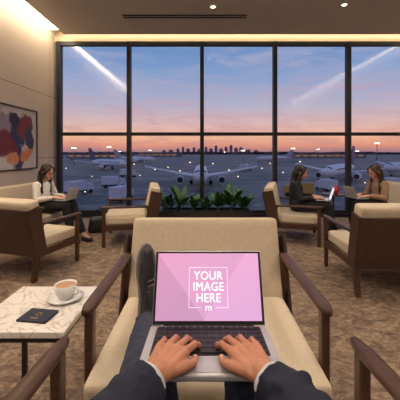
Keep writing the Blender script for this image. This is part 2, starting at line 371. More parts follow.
# ---------------------------------------------------------------- armchairs
def armchair(label, loc, rot, W=.86, D=.68, armf=.54, armb=.54, seath=.38, top=.78, ext=0, lean=11, group='cream lounge armchairs', backw=None):
    t=thing('armchair',label,'armchair',loc,rot,group)
    fx=W/2-.028; yf=-D/2; yb=D/2-.20
    for s in (-1,1):
        boxb(b:=bmesh.new(),(s*fx-.017,yf+.012,0),(s*fx+.017,yf+.056,armf-.01),.008,3); flat('leg',b,M['wood'],t)
        b=bmesh.new(); prism(b,[(s*fx-.018,yb+.18,0),(s*fx-.018,yb+.22,0),(s*fx-.018,yb+.16,armb-.01),(s*fx-.018,yb+.10,armb-.01)],(.036,0,0)); flat('leg',b,M['wood'],t)
        b=bmesh.new(); n=14; L_=(yb+.15)-(yf-.015); sec=[]
        for k in range(n+1):
            u=k/n; y=yf-.015+L_*u; z=armf+(armb-armf)*u
            hw=.029 if u>.08 else .029*(.5+.5*math.sin(u/.08*math.pi/2))
            hz=.0145
            ring=[b.verts.new((s*fx+math.cos(q*math.pi/6)*hw,y,z+math.copysign(abs(math.sin(q*math.pi/6))**.7,math.sin(q*math.pi/6))*hz)) for q in range(12)]
            sec.append(ring)
        for a,c in zip(sec,sec[1:]):
            for i in range(12): b.faces.new((a[i],a[(i+1)%12],c[(i+1)%12],c[i]))
        b.faces.new(sec[0]); b.faces.new(sec[-1]); link('armrest',b,M['wood'],t)
    b=bmesh.new()
    boxb(b,(-fx+.02,yf+.015,.21),(fx-.02,yf+.045,.275),.004); boxb(b,(-fx+.02,yb+.12,.21),(fx-.02,yb+.15,.275),.004)
    for s in (-1,1): boxb(b,(s*fx-.015,yf+.05,.21),(s*fx+.015,yb+.15,.275),.004)
    flat('seat_frame',b,M['wood'],t)
    sy0=yf+.02-ext; sy1=yb+.09
    cushion(b:=bmesh.new(),(0,(sy0+sy1)/2,(.27+seath)/2),(W-.09,sy1-sy0,seath-.27),.028,.008,2); link('seat_cushion',b,M['fabric'],t)
    la=R(lean); h=(top-.30)/math.cos(la)
    up=V((0,math.sin(la),math.cos(la)))
    c=V((0,yb+.13,.30))+up*h/2
    bw=backw or W-.03
    cushion(b:=bmesh.new(),c,(bw,.135,h),.030,.006,1,RX(-la)); link('back_cushion',b,M['fabric'],t)
    nrm=V((0,math.cos(la),-math.sin(la)))
    c2=V((0,yb+.13,.30))+nrm*.088+up*(.175)
    b=bmesh.new(); box(b,c2,(W-.01,.026,.45),.006,2,RX(-la))
    for s in (-1,1): box(b,c2+V((s*(W/2-.004),0,0))-nrm*.065,(.020,.14,.45),.006,2,RX(-la))
    flat('back_panel',b,M['woodpanel'],t)
    return t
main=armchair('cream armchair facing the laptop user, a shoe propped on its seat',(.02,1.49,0),0,W=.98,D=.68,armf=.59,armb=.59,top=.775,ext=.12,lean=19,backw=.895)
own=armchair('cream armchair with walnut arms that the laptop user sits in',(.025,.44,0),R(180),W=.99,D=1.03,armf=.59,armb=.66,seath=.43,top=.86,ext=0,lean=20)
armchair('cream armchair at left seen from behind, backing onto the marble table',(-1.80,3.16,0),R(162),W=.78,D=.60,armf=.52,armb=.52,top=.75)
armchair('cream armchair at right seen from behind, nearest the seated women',(1.70,2.83,0),R(179),W=.86,D=.70,armf=.52,armb=.52,top=.765)
armchair('empty cream armchair left of the planter, facing left',(-1.0,4.15,0),R(-80),W=.74,D=.66,armf=.5,armb=.5,top=.74)
armchair('cream armchair holding the woman in black with a laptop',(1.30,4.2,0),R(74),W=.76,D=.64,armf=.5,armb=.5,top=.74)
armchair('cream armchair by the left wall holding the woman in a white top',(-2.27,4.15,0),R(84),W=.8,D=.64,armf=.5,armb=.5,top=.74)
armchair('cream armchair at the right edge holding the woman in a tan cardigan',(2.66,4.3,0),R(-82),W=.8,D=.64,armf=.5,armb=.5,top=.74)

# ---------------------------------------------------------------- marble table with cup and booklet
t=thing('side_table','square white marble side table with dark metal legs beside the armchair','table',(-.735,1.365,0))
box(b:=bmesh.new(),(0,0,.487),(.40,.40,.026),.004); flat('table_top',b,M['marble'],t)
b=bmesh.new()
for a,c in (((-.185,-.185,.45),(.185,-.165,.474)),((-.185,.165,.45),(.185,.185,.474)),((-.185,-.165,.45),(-.165,.165,.474)),((.165,-.165,.45),(.185,.165,.474))): boxb(b,a,c)
flat('apron',b,M['frame'],t)
for sx in (-1,1):
    for sy in (-1,1): flat('leg',boxb(bmesh.new(),(sx*.175-.01,sy*.175-.01,0),(sx*.175+.01,sy*.175+.01,.45)),M['frame'],t)
cx,cy=-.65,1.43
t=thing('saucer','white saucer under the coffee cup on the marble table','saucer',(cx,cy,.5))
lathe(b:=bmesh.new(),[(.001,0),(.04,0),(.045,.003),(.078,.012),(.080,.014),(.045,.007),(.001,.006)],seg=40); link('plate',b,M['ceramic'],t)
t=thing('coffee_cup','white coffee cup full of milky coffee on its saucer','cup',(cx,cy,.507))
lathe(b:=bmesh.new(),[(.001,0),(.028,0),(.031,.004),(.044,.028),(.051,.066),(.0485,.066),(.042,.029),(.027,.008),(.001,.007)],seg=40); link('bowl',b,M['ceramic'],t)
lathe(b:=bmesh.new(),[(.0465,.056),(.0472,.058)],seg=32); flat('coffee',b,M['coffee'],t)
b=bmesh.new(); pts=[V((.047,0,.056)),V((.068,0,.058)),V((.079,0,.044)),V((.070,0,.028)),V((.043,0,.022))]
q=[Matrix.Rotation(R(-20),3,'Z')@p for p in pts]; chain(b,q,[.0045]*5); link('handle',b,M['ceramic'],t)
t=thing('notebook','thin dark navy booklet lying closed on the marble table','booklet',(-.695,1.275,.5),R(-8))
box(b:=bmesh.new(),(-.001,.001,.0045),(.120,.088,.005)); flat('pages',b,M['paper'],t)
b=bmesh.new(); box(b,(0,0,.008),(.128,.094,.002),.0008); box(b,(0,0,.0012),(.128,.094,.0022),.0008); box(b,(-.064,0,.0045),(.003,.094,.008)); flat('cover',b,M['notebook'],t)
b=bmesh.new(); lathe(b,[(.012,.0090),(.012,.0094),(.009,.0094),(.009,.0090)],(0,.004,0),24); box(b,(0,-.026,.0092),(.034,.003,.0005)); flat('emblem',b,M['gold'],t)

# ---------------------------------------------------------------- laptop
lap=thing('laptop','open silver laptop with a pink screen on the seated man\'s lap','laptop',(.018,.82,.727))
lap.rotation_euler=(R(-4.8),0,0)
box(b:=bmesh.new(),(0,-.1045,-.008),(.316,.206,.014),.004,3); flat('base',b,M['silver'],lap)
kb=flat('keyboard',box(bmesh.new(),(0,-.0755,-.0006),(.276,.128,.0012)),M['black'],lap)
row_y=[-.019,-.039,-.060,-.0815,-.1025,-.1235]
rows=[14,14,14,13,12,0]
for r_,n in enumerate(rows):
    if n:
        w=.270/n
        for i in range(n):
            x=-.135+w*(i+.5); h=.0125 if r_==0 else .0178
            flat('key',box(bmesh.new(),(x,row_y[r_],.0018),(w-.003,h,.0016),.0005,1),M['key'],kb)
    else:
        x=-.135
        for w in (.018,.018,.018,.023,.101,.023,.018,.018,.033):
            flat('key',box(bmesh.new(),(x+w/2,row_y[r_],.0018),(w-.003,.0178,.0016),.0005,1),M['key'],kb); x+=w
flat('trackpad',box(bmesh.new(),(0,-.173,-.0006),(.11,.052,.0012),.0004,1),mat('trackpad_grey',srgb(176,176,182),.35,.3),lap)
capsule(b:=bmesh.new(),(-.12,.002,-.003),(.12,.002,-.003),.005,.005); link('hinge',b,M['black'],lap)
la=R(-18.2); rl=RX(la)
def lidbox(c,s,r=0): 
    b=bmesh.new(); box(b,rl@V(c),s,r,2,rl); return b
lid=flat('lid',lidbox((0,.003,.096),(.310,.006,.194),.002),M['silver'],lap)
flat('bezel',lidbox((0,-.0006,.096),(.307,.002,.190),.0008),M['black'],lap)
dsp=flat('display',box(bmesh.new(),(0,0,0),(.294,.001,.176)),M['display'],lap)
dsp.location=rl@V((0,-.002,.0980)); dsp.rotation_euler=(la,0,0)
def text(s,size,x,z,off,sx=1):
    c=bpy.data.curves.new('t','FONT'); c.body=s; c.size=size; c.align_x='CENTER'; c.align_y='CENTER'; c.extrude=.0002; c.offset=off; c.resolution_u=4; c.space_character=1.04
    o=bpy.data.objects.new('t',c); COL.objects.link(o); bpy.context.view_layer.update()
    me=bpy.data.meshes.new_from_object(o.evaluated_get(bpy.context.evaluated_depsgraph_get()))
    bpy.data.objects.remove(o); bpy.data.curves.remove(c)
    me.materials.clear(); me.materials.append(M['white_em'])
    q=bpy.data.objects.new('screen_text',me); COL.objects.link(q); q.parent=dsp
    q.location=(x,-.0010,z-.003); q.rotation_euler=(R(90),0,0); q.scale=(sx,1,1); return q
text('YOUR',.032,0,.029,0,.92); text('IMAGE',.032,0,0,0,.92); text('HERE',.032,0,-.029,0,.92); text('m',.024,0,-.0525,0,1.1)
b=bmesh.new(); fw=.0009; X0,X1,Z0,Z1=-.055,.055,-.056,.049
boxb(b,(X0,-.0012,Z1-fw),(X1,-.0008,Z1)); boxb(b,(X0,-.0012,Z0),(-.020,-.0008,Z0+fw)); boxb(b,(.020,-.0012,Z0),(X1,-.0008,Z0+fw))
boxb(b,(X0,-.0012,Z0),(X0+fw,-.0008,Z1)); boxb(b,(X1-fw,-.0012,Z0),(X1,-.0008,Z1)); flat('screen_frame_line',b,M['white_em'],dsp)

# ---------------------------------------------------------------- hands
def hand(bm,w,f,t,u,s=1,bend=(4,30,50),spread=5,thumb=0,k=1):
    """tapered finger chains rooted in a flat palm; returns fingertip frames"""
    w=V(w); f=V(f).normalized(); t=(V(t)-f*V(t).dot(f)).normalized(); u=V(u); u=(u-f*u.dot(f)-t*u.dot(t)).normalized()
    P=lambda a,b,c=0: w+(f*a+t*b+u*c)*s
    kn=[(.088,.032),(.093,.010),(.087,-.013),(.077,-.034)]
    ln=[(.041,.027,.021),(.046,.030,.022),(.042,.028,.021),(.033,.021,.018)]
    rr=[(.0100,.0085,.0076,.0062),(.0103,.0087,.0078,.0064),(.0099,.0083,.0074,.0061),(.0088,.0073,.0066,.0055)]
    rr=[tuple(q*k for q in x) for x in rr]
    K=[]
    for i,(a,b) in enumerate(kn):
        kk=P(a,b,.004 if i in(1,2) else .002); K.append(kk)
        capsule(bm,P(-.004,b*.55,-.002),kk,.0140*s,.0102*s)
        capsule(bm,P(.03,b*.8,-.006),P(a-.01,b,-.005),.0125*s,.0098*s)
    for a,b in zip(K,K[1:]): capsule(bm,a-f*.014*s,b-f*.014*s,.0098*s,.0092*s)
    tips=[]
    for i in range(4):
        sa=R(spread*(1.2-i*.9)); d0=(f*math.cos(sa)+t*math.sin(sa)).normalized()
        p=K[i]; ang=0
        for j in range(3):
            ang+=R(bend[j])*(1+.08*i)
            d=d0*math.cos(ang)-u*math.sin(ang); n=p+d*ln[i][j]*s
            capsule(bm,p,n,rr[i][j]*s,rr[i][j+1]*s); 
            ell(bm,p+ (d0*math.sin(ang)+u*math.cos(ang))*.0016*s,(rr[i][j]*1.06*s,)*3,None,2)
            if j==2: tips.append((p+(n-p)*.72,d,(d0*math.sin(ang)+u*math.cos(ang)),rr[i][3]*s*1.12,d.cross((d0*math.sin(ang)+u*math.cos(ang)))))
            p=n
    b0=P(.012,.018,-.006); b1=P(.045,.044,-.008); b2=P(.074,.056,-.012+thumb); b3=P(.100,.052,-.016+thumb)
    capsule(bm,b0,b1,.0155*s,.0118*s); capsule(bm,b1,b2,.0112*s,.0094*s); capsule(bm,b2,b3,.0092*s,.0072*s)
    capsule(bm,P(.01,.01,-.006),P(.06,.032,-.006),.013*s,.010*s); capsule(bm,b1,P(.075,.028,-.004),.009*s,.008*s)
    d=(b3-b2).normalized(); n=(u-d*u.dot(d)).normalized(); tips.append((b2+(b3-b2)*.75,d,n,.0078*s,d.cross(n)))
    return tips
def nails(tips,parent,off=V((0,0,0))):
    for p,d,n,r,x in tips:
        b=bmesh.new(); rot=Matrix((x.normalized(),d.normalized(),n.normalized())).transposed()
        ell(b,p+n*r*.80,(r*.72,r*1.05,r*.28),rot,2); link('fingernail',b,M['nail'],parent)
def head(bm,c,rot,s=1,fx=V((1,0,0))):
    """head in local frame: +x is the face; rot turns it"""
    c=V(c); Q=lambda x,y,z: c+rot@V((x*s,y*s,z*s))
    ell(bm,Q(-.012,0,.030),(.095*s,.077*s,.085*s),rot)
    ell(bm,Q(.020,0,-.012),(.070*s,.062*s,.085*s),rot)
    capsule(bm,Q(.035,0,-.070),Q(.060,0,-.082),.036*s,.024*s)
    capsule(bm,Q(.075,0,.020),Q(.104,0,-.020),.008*s,.0125*s)
    for y in (-1,1):
        ell(bm,Q(.070,y*.030,.022),(.014*s,.018*s,.008*s),rot,2)
        ell(bm,Q(.055,y*.040,-.030),(.025*s,.022*s,.025*s),rot,2)
        ell(bm,Q(-.008,y*.080,-.006),(.018*s,.009*s,.030*s),rot,2)
    ell(bm,Q(.086,0,-.050),(.012*s,.024*s,.010*s),rot,2)
    return Q
def face_parts(Q,parent,s,rot):
    for y in (-1,1):
        b=bmesh.new(); ell(b,Q(.083,y*.031,.010),(.008*s,.012*s,.006*s),rot,2); link('eye',b,M['eye'],parent)
        b=bmesh.new(); capsule(b,Q(.090,y*.016,.030),Q(.080,y*.046,.030),.003*s,.002*s); link('eyebrow',b,M['hair'],parent)
    b=bmesh.new(); ell(b,Q(.094,0,-.050),(.007*s,.021*s,.006*s),rot,2); link('lips',b,M['lip'],parent)

# ---------------------------------------------------------------- laptop user (the one whose hands are seen)
b=bmesh.new(); X=.02
pel=V((X,.16,.565)); chest=V((X,.02,.84)); nb=V((X,-.085,.985))
chain(b,[pel,V((X,.10,.70)),chest,nb],[.105,.105,.115,.05])
capsule(b,nb,V((X,-.115,1.09)),.05,.047)
rh=RZ(R(90))
Qh=head(b,(X,-.135,1.165),rh,.95)
arms=[]; tips=[]
for s in (-1,1):
    sh=V((X+s*.17,-.03,.95)); el=V((X+s*.31,.28,.70)); wr=V((.014+s*.102,.585,.771))
    chain(b,[V((X+s*.05,-.03,.93)),sh,el,wr],[.07,.052,.038,.0230])
    f=V((-s*.36,1,-.03)); 
    tips+=hand(b,wr+f.normalized()*.004,f,V((-s,-.15,-.08*1)),V((0,.03,1)),.89,bend=(9,23,34),spread=6.5,k=.95)
    arms.append((sh,el,wr,f.normalized()))
    hip=V((X+s*.09,.20,.555)); kn=V((X+(-.165 if s<0 else .115),.80,.610)); an=V((-.235 if s<0 else .03,1.275,.475))
    chain(b,[hip,kn,an],[.075,.055,.036])
    arms[-1]=arms[-1]+(hip,kn,an)
    capsule(b,an,an+V((0,.04,-.02)),.034,.03)
me_=remesh('person',b,M['skin'],None,.0024,1,.5)
tag(me_,'man in a navy suit typing on the laptop, feet up on the opposite armchair','person')
nails(tips,me_)
face_parts(Qh,me_,.95,rh)
b=bmesh.new(); ell(b,Qh(-.025,0,.045),(.095,.085,.080),rh); ell(b,Qh(-.055,0,.0),(.055,.075,.075),rh); remesh('hair',b,M['hair'],me_,.006)
b=bmesh.new()
chain(b,[pel+V((0,0,.02)),V((X,.09,.72)),chest,V((X,-.05,.94))],[.125,.125,.135,.095])
for sh,el,wr,f,hip,kn,an in arms:
    capsule(b,V((X,-.04,.93)),sh,.09,.07); capsule(b,sh,el,.068,.070)
    e=wr+(el-wr)*.055; capsule(b,el,e,.074,.043,False,True)
    for q in (.2,.31,.44,.58,.8):
        c=wr+(el-wr)*q; capsule(b,c+V((-.02,0,.030)),c+V((.02,.012,.032)),.020,.018)
remesh('suit_jacket',b,M['navy'],me_,.005,3,.5,folds=.014)
for sh,el,wr,f,hip,kn,an in arms:
    d=(el-wr); b=bmesh.new(); capsule(b,wr+d*.10,wr+d*.032,.035,.032,True,True,28); link('shirt_cuff',b,M['cuff'],me_)
b=bmesh.new(); ell(b,pel,(.16,.12,.11))
for sh,el,wr,f,hip,kn,an in arms:
    mid=(hip+kn)/2+V((0,0,.012)); chain(b,[hip,mid,kn],[.098,.090,.074]); 
    m2=kn.lerp(an,.45)+V((0,0,.01)); e=kn.lerp(an,.95); chain(b,[kn,m2],[.074,.060]); capsule(b,m2,e,.060,.047,False,True)
    for q in (.66,.76,.86):
        c=kn.lerp(an,q); capsule(b,c+V((-.03,0,.030)),c+V((.03,.02,.034)),.018,.016)
remesh('trousers',b,M['denim'],me_,.005,2,.5,folds=.010)
for i,(sh,el,wr,f,hip,kn,an) in enumerate(arms):
    heel=V((an.x,an.y+.055,.435)) ; toe=heel+(V((-.006,.035,.305)) if i==0 else V((.0,.10,.235)))
    d=(toe-heel).normalized(); n=V((0,1,0)); 
    if i==0: n=V((-.6,1,0)).normalized()
    n=(n-d*n.dot(d)).normalized(); xx=n.cross(d).normalized(); L_=(toe-heel).length
    b=bmesh.new()
    capsule(b,heel-n*.008,heel.lerp(toe,.35),.033,.030)
    chain(b,[heel.lerp(toe,.35),heel.lerp(toe,.72)+n*.006,toe+n*.010],[.030,.033,.021])
    for w in (-1,1): capsule(b,heel.lerp(toe,.6)+xx*w*.010+n*.01,heel.lerp(toe,.82)+xx*w*.010+n*.012,.027,.025)
    chain(b,[an+V((0,.01,.0)),heel.lerp(toe,.20)-n*.03,heel.lerp(toe,.50)-n*.014],[.038,.036,.024])
    sh_=remesh('shoe',b,M['shoe'],me_,.004,2,.5)
    b=bmesh.new()
    pts=[(0,.035),(.12,.036),(.3,.032),(.5,.035),(.66,.043),(.80,.045),(.92,.041),(1.02,.032),(1.09,.019),(1.12,.007)]
    ring=[heel-d*.040+n*.024+xx*.014]+[heel+d*L_*q+n*.024+xx*w for q,w in pts]+[heel+d*L_*q+n*.024-xx*w for q,w in pts[::-1]]+[heel-d*.040+n*.024-xx*.014]
    prism(b,ring,n*.024); flat('sole',b,M['sole'],sh_)
    b=bmesh.new()
    for q in (.36,.43,.50,.57,.64): 
        c=heel.lerp(toe,q)-n*(.036-.006*q); capsule(b,c-xx*.016-d*.004,c+xx*.016+d*.004,.0026,.0026)
    link('laces',b,M['sole'],sh_)

# ---------------------------------------------------------------- seated women
def woman(label,loc,rotz,top,bottom,hair,skin,sc=.82,sd=1,legx=0,look=-22):
    b=bmesh.new(); pel=V((0,0,.555)); wst=V((-.025,0,.68)); ch=V((-.02,0,.82)); nb=V((.012,0,.93))
    chain(b,[pel,wst,ch,nb],[.105,.085,.095,.045]); hc=V((.062,0,1.075)); capsule(b,nb,hc+V((-.02,0,-.05)),.043,.040)
    rot=Matrix.Rotation(R(-look),3,'Y'); Q=head(b,hc,rot,1)
    ar=[]
    for s in (-1,1):
        sh=V((-.01,s*.150,.885)); el=V((.05,s*.21,.67)); wr=V((.270,s*.095,.70))
        chain(b,[V((-.01,s*.05,.88)),sh,el,wr],[.055,.042,.034,.022])
        hand(b,wr,V((1,-s*.25,-.12)),V((0,-s,0)),V((0,0,1)),.95,bend=(8,28,38))
        hip=V((.0,s*.085,.55)); kn=V((.45,s*.075,.575)); an=V((.46+legx+.06*s*sd,s*.07,.11)); 
        chain(b,[hip,kn,an],[.085,.055,.034]); capsule(b,an,an+V((.10,0,-.06)),.03,.024)
        ar.append((sh,el,wr,hip,kn,an))
    o=remesh('person',b,M[skin],None,.0065,3,.4); tag(o,label,'person'); o.location=loc; o.rotation_euler=(0,0,rotz); o.scale=(sc,)*3
    face_parts(Q,o,1,rot)
    b=bmesh.new(); ell(b,Q(-.028,0,.045),(.096,.092,.086),rot); ell(b,Q(-.062,0,-.03),(.060,.084,.10),rot)
    for y in (-1,1):
        chain(b,[Q(.045,y*.045,.085),Q(.030,y*.082,.03),Q(.0,y*.092,-.07),V((.018,y*.095,.90)),V((.045,y*.088,.76))],[.022,.024,.032,.034,.016])
    chain(b,[Q(-.07,0,-.04),V((-.05,.0,.90)),V((-.10,0,.74))],[.068,.065,.035]); capsule(b,V((-.05,-.06,.92)),V((-.05,.06,.92)),.048,.048)
    remesh('hair',b,M[hair],o,.0065,3,.4)
    b=bmesh.new(); chain(b,[pel+V((-.01,0,.0)),wst,ch],[.120,.102,.110]); capsule(b,ch,V((-.0,0,.91)),.100,.060)
    for sh,el,wr,hip,kn,an in ar:
        capsule(b,V((-.01,0,.87)),sh,.07,.056); capsule(b,sh,el,.058,.050); capsule(b,el,el.lerp(wr,.86),.049,.035,False,True)
    remesh('top',b,M[top],o,.008,3,.5,folds=.012)
    b=bmesh.new(); ell(b,pel+V((0,0,-.005)),(.125,.165,.10))
    for sh,el,wr,hip,kn,an in ar: chain(b,[hip,kn],[.100,.074]); capsule(b,kn,kn.lerp(an,.93),.072,.050,False,True)
    remesh('trousers',b,M[bottom],o,.008,3,.5)
    for sh,el,wr,hip,kn,an in ar:
        b=bmesh.new(); capsule(b,an+V((-.01,0,-.045)),an+V((.12,0,-.07)),.040,.030); ell(b,an+V((.05,0,-.085)),(.11,.038,.022)); remesh('shoe',b,M['shoe'],o,.006,3,.4)
    return o
def small_laptop(label,loc,rotz,sc=.82,lit='lapscreen'):
    t=thing('laptop',label,'laptop',loc,rotz); t.scale=(sc,)*3
    box(b:=bmesh.new(),(0,0,.008),(.22,.31,.014),.003); flat('base',b,M['silver'],t)
    box(b:=bmesh.new(),(-.01,0,.0155),(.10,.27,.001)); flat('keyboard',b,M['black'],t)
    rr_=RY(R(18)); c=V((.11,0,.012))
    box(b:=bmesh.new(),c+rr_@V((0,0,.1)),(.006,.31,.20),.002,2,rr_); flat('lid',b,M['silver'],t)
    box(b:=bmesh.new(),c+rr_@V((-.004,0,.1)),(.001,.292,.182),0,2,rr_); flat('display',b,M[lit],t)
    return t
def at(base,rz,sc,p):
    v=Matrix.Rotation(rz,3,'Z')@(V(p)*sc); return V(base)+v
A=(-2.15,4.08,0); woman('woman with long dark hair and white top sitting by the left wall',A,R(-12),'cream_top','black_cloth','hair','skin2',look=-24,sc=.86,legx=.14)
B_=(1.32,4.16,0); woman('woman with long dark hair and black top sitting beside the red cup table',B_,R(-20),'black_top','black_cloth','hair','skin2',look=-18,sc=.85,legx=.06)
C_=(2.50,4.27,0); woman('woman with brown hair and tan cardigan sitting at the right edge',C_,R(190),'tan_top','black_cloth','hair2','skin2',look=-26,sc=.85)
small_laptop('silver laptop with lit screen on the lap of the woman in black',at(B_,R(-20),.85,(.385,0,.655)),R(-20))
small_laptop('silver open laptop on the lap of the woman in the tan cardigan',at(C_,R(190),.85,(.385,0,.655)),R(190))
small_laptop('small open laptop on the lap of the woman in the white top',at(A,R(-12),.86,(.385,0,.655)),R(-12),.78)
# handbag
t=thing('handbag','black leather handbag on the carpet by the seated woman at left','bag',(-1.56,4.5,0),R(15))
b=bmesh.new(); cushion(b,(0,0,.115),(.30,.13,.23),.045,.012,1,None,8); 
for v in b.verts: v.co.x*=1-.22*(v.co.z/.23)
link('body',b,M['shoe'],t)
b=bmesh.new(); chain(b,[V((-.08,0,.21)),V((-.07,0,.30)),V((0,0,.34)),V((.07,0,.30)),V((.08,0,.21))],[.007]*5); link('handle',b,M['black'],t)
# little table and red cup
t=thing('side_table','small round dark pedestal table between the two seated women','table',(2.10,4.80,0))
lathe(b:=bmesh.new(),[(.17,.51),(.18,.515),(.18,.53),(.17,.535)],seg=36); flat('table_top',b,M['wood'],t)
lathe(b:=bmesh.new(),[(.016,.02),(.016,.51)],seg=16); link('pole',b,M['frame'],t); lathe(b:=bmesh.new(),[(.13,0),(.13,.012),(.02,.022)],seg=32); link('base',b,M['frame'],t)
t=thing('paper_cup','red takeaway cup on the small table between the women','cup',(2.12,4.74,.535))
lathe(b:=bmesh.new(),[(.030,0),(.040,.11)],seg=24); link('body',b,M['red'],t); lathe(b:=bmesh.new(),[(.042,.11),(.042,.118),(.036,.126)],seg=24); link('lid',b,M['red'],t)

# ---------------------------------------------------------------- planter and plants
t=thing('planter','long low charcoal planter box in front of the middle windows','planter',(.06,4.72,0))
b=bmesh.new(); boxb(b,(-.70,-.17,0),(.70,-.145,.30),.003); boxb(b,(-.70,.145,0),(.70,.17,.30),.003); boxb(b,(-.70,-.145,0),(-.675,.145,.30)); boxb(b,(.675,-.145,0),(.70,.145,.30)); boxb(b,(-.675,-.145,0),(.675,.145,.03)); flat('trough',b,M['planter'],t)
flat('soil',boxb(bmesh.new(),(-.673,-.143,.03),(.673,.143,.275)),M['soil'],t)
def leaf(bm,base,ang,elev,length,width):
    n=8; d=V((math.cos(ang),math.sin(ang),0)); sd=V((-math.sin(ang),math.cos(ang),0)); p=V(base); e=elev; rows=[]
    for k in range(n+1):
        u=k/n; w=width*max(0.03,math.sin(math.pi*max(0,(u-.25))/.75)**.8 if u>.25 else .04)
        up=V((0,0,1)); fold=.25*w
        rows.append([bm.verts.new(p-sd*w+up*fold),bm.verts.new(p),bm.verts.new(p+sd*w+up*fold)])
        p=p+(d*math.cos(e)+up*math.sin(e))*length/n; e-=.07+.03*u
    for a,b in zip(rows,rows[1:]):
        for i in range(2): bm.faces.new((a[i],a[i+1],b[i+1],b[i]))
ords=['first','second','third','fourth','fifth','sixth','seventh','eighth','ninth','tenth','eleventh','twelfth','thirteenth','fourteenth','fifteenth','sixteenth','seventeenth']
for i in range(7):
    x=-.54+i*.20; hgt=(1.05,1.28,.88,.75,1.1,1.4,1.05)[i]
    t=thing('leafy_plant','dark green leafy plant, %s from the left in the planter'%ords[i],'plant',(x,4.72+random.uniform(-.03,.03),.275),0,'plants in the window planter')
    b=bmesh.new()
    for k in range(22):
        leaf(b,(random.uniform(-.02,.02),random.uniform(-.02,.02),0),k*2.4+random.random(),random.uniform(.75,1.5),random.uniform(.18,.37)*hgt,random.uniform(.026,.052))
    link('foliage',b,M['leaf'],t)
    b=bmesh.new(); capsule(b,(0,0,0),(0,0,.05),.012,.008); link('stem',b,M['leaf'],t)

# ---------------------------------------------------------------- outside
GZ=-8.0
struct(flat('apron_ground', boxb(bmesh.new(),(-1500,8,GZ-1),(1500,2600,GZ)), M['apron']))
def aircraft(label,loc,rot,fin='fin_blue',sc=1):
    t=thing('airliner',label,'airplane',loc,rot,'parked airliners'); t.scale=(sc,)*3
    zc=3.5
    prof=[(.05,-3),(.55,-2.7),(1.05,-2.0),(1.5,-.9),(1.75,.8),(1.85,3),(1.85,22),(1.7,26),(1.2,30),(.6,33.5),(.2,35)]
    b=bmesh.new(); lathe(b,prof,(0,0,zc),28,'Y'); f=link('fuselage',b,M['aircraft'],t)
    b=bmesh.new()
    for s in (-1,1):
        prism(b,[(s*.08,-1.55,zc+1.0),(s*.85,-1.30,zc+.95),(s*1.35,-.55,zc+.72),(s*1.35,-.4,zc+1.12),(s*.85,-.85,zc+1.42),(s*.08,-1.05,zc+1.5)],(0,-.12,.03))
    flat('cockpit_window',b,M['aircraft_dark'],f)
    b=bmesh.new()
    for s in (-1,1):
        for k in range(26): boxb(b,(s*1.83-.03,3+k*.75,zc+.35),(s*1.83+.03,3.32+k*.75,zc+.75))
    flat('cabin_window',b,M['aircraft_dark'],f)
    for s in (-1,1):
        b=bmesh.new(); r=[(s*1.2,10,zc-1.0),(s*1.2,17,zc-1.0),(s*7,17.6,zc-.35),(s*17,21.5,zc+1.2),(s*17,20,zc+1.25),(s*7,14.2,zc-.3)]
        prism(b,r,(0,0,.34)); flat('wing',b,M['aircraft'],t)
        b=bmesh.new(); prism(b,[(s*17,20,zc+1.3),(s*17,21.5,zc+1.3),(s*17.6,23,zc+3.5),(s*17.6,22.2,zc+3.5)],(s*.12,0,0)); flat('winglet',b,M[fin],t)
        b=bmesh.new(); lathe(b,[(.70,10.2),(1.02,10.0),(1.1,11),(1.0,13),(.65,14.6),(.35,15)],(s*5.6,0,zc-1.75),22,'Y'); e=link('engine',b,M['aircraft'],t)
        b=bmesh.new(); lathe(b,[(.80,9.97),(.80,10.0)],(s*5.6,0,zc-1.75),20,'Y'); flat('fan',b,M['aircraft_dark'],e)
        b=bmesh.new(); prism(b,[(s*.6,29.5,zc+.5),(s*.6,33,zc+.5),(s*6,35.2,zc+1.1),(s*6,33.8,zc+1.1)],(0,0,.16)); flat('tailplane',b,M['aircraft_grey'],t)
        b=bmesh.new(); boxb(b,(s*2.8-.12,16,.8),(s*2.8+.12,16.3,zc-.9)); 
        g=flat('landing_gear',b,M['aircraft_grey'],t); b=bmesh.new(); 
        capsule(b,(s*2.8-.45,16.15,.55),(s*2.8+.45,16.15,.55),.55,.55,True,True); flat('wheel',b,M['tyre'],g)
    b=bmesh.new(); prism(b,[(-.14,27,zc+1.5),(-.14,33.8,zc+.8),(-.14,36,zc+8),(-.14,33.2,zc+8)],(.28,0,0)); flat('tail_fin',b,M[fin],t)
    b=bmesh.new(); boxb(b,(-.1,1.1,.6),(.1,1.3,zc-1.6)); g=flat('landing_gear',b,M['aircraft_grey'],t)
    b=bmesh.new(); capsule(b,(-.3,1.2,.4),(.3,1.2,.4),.4,.4,True,True); flat('wheel',b,M['tyre'],g)
aircraft('large white airliner facing the middle windows with wings spread',(-.3,70,GZ),0)
aircraft('white airliner parked at the far left behind the first window',(-43,86,GZ),R(62))
aircraft('white airliner parked at the right behind the fourth window',(36,86,GZ),R(-38))
aircraft('distant airliner on the apron behind the left middle window',(-42,250,GZ),R(75),'aircraft_grey')
aircraft('distant airliner on the apron just right of the middle mullion',(52,270,GZ),R(-70),'aircraft_grey')
aircraft('distant airliner parked on the left apron behind the second window',(-38,150,GZ),R(50),'fin_blue')
aircraft('white airliner parked beyond the last window at the right',(70,112,GZ),R(-60))
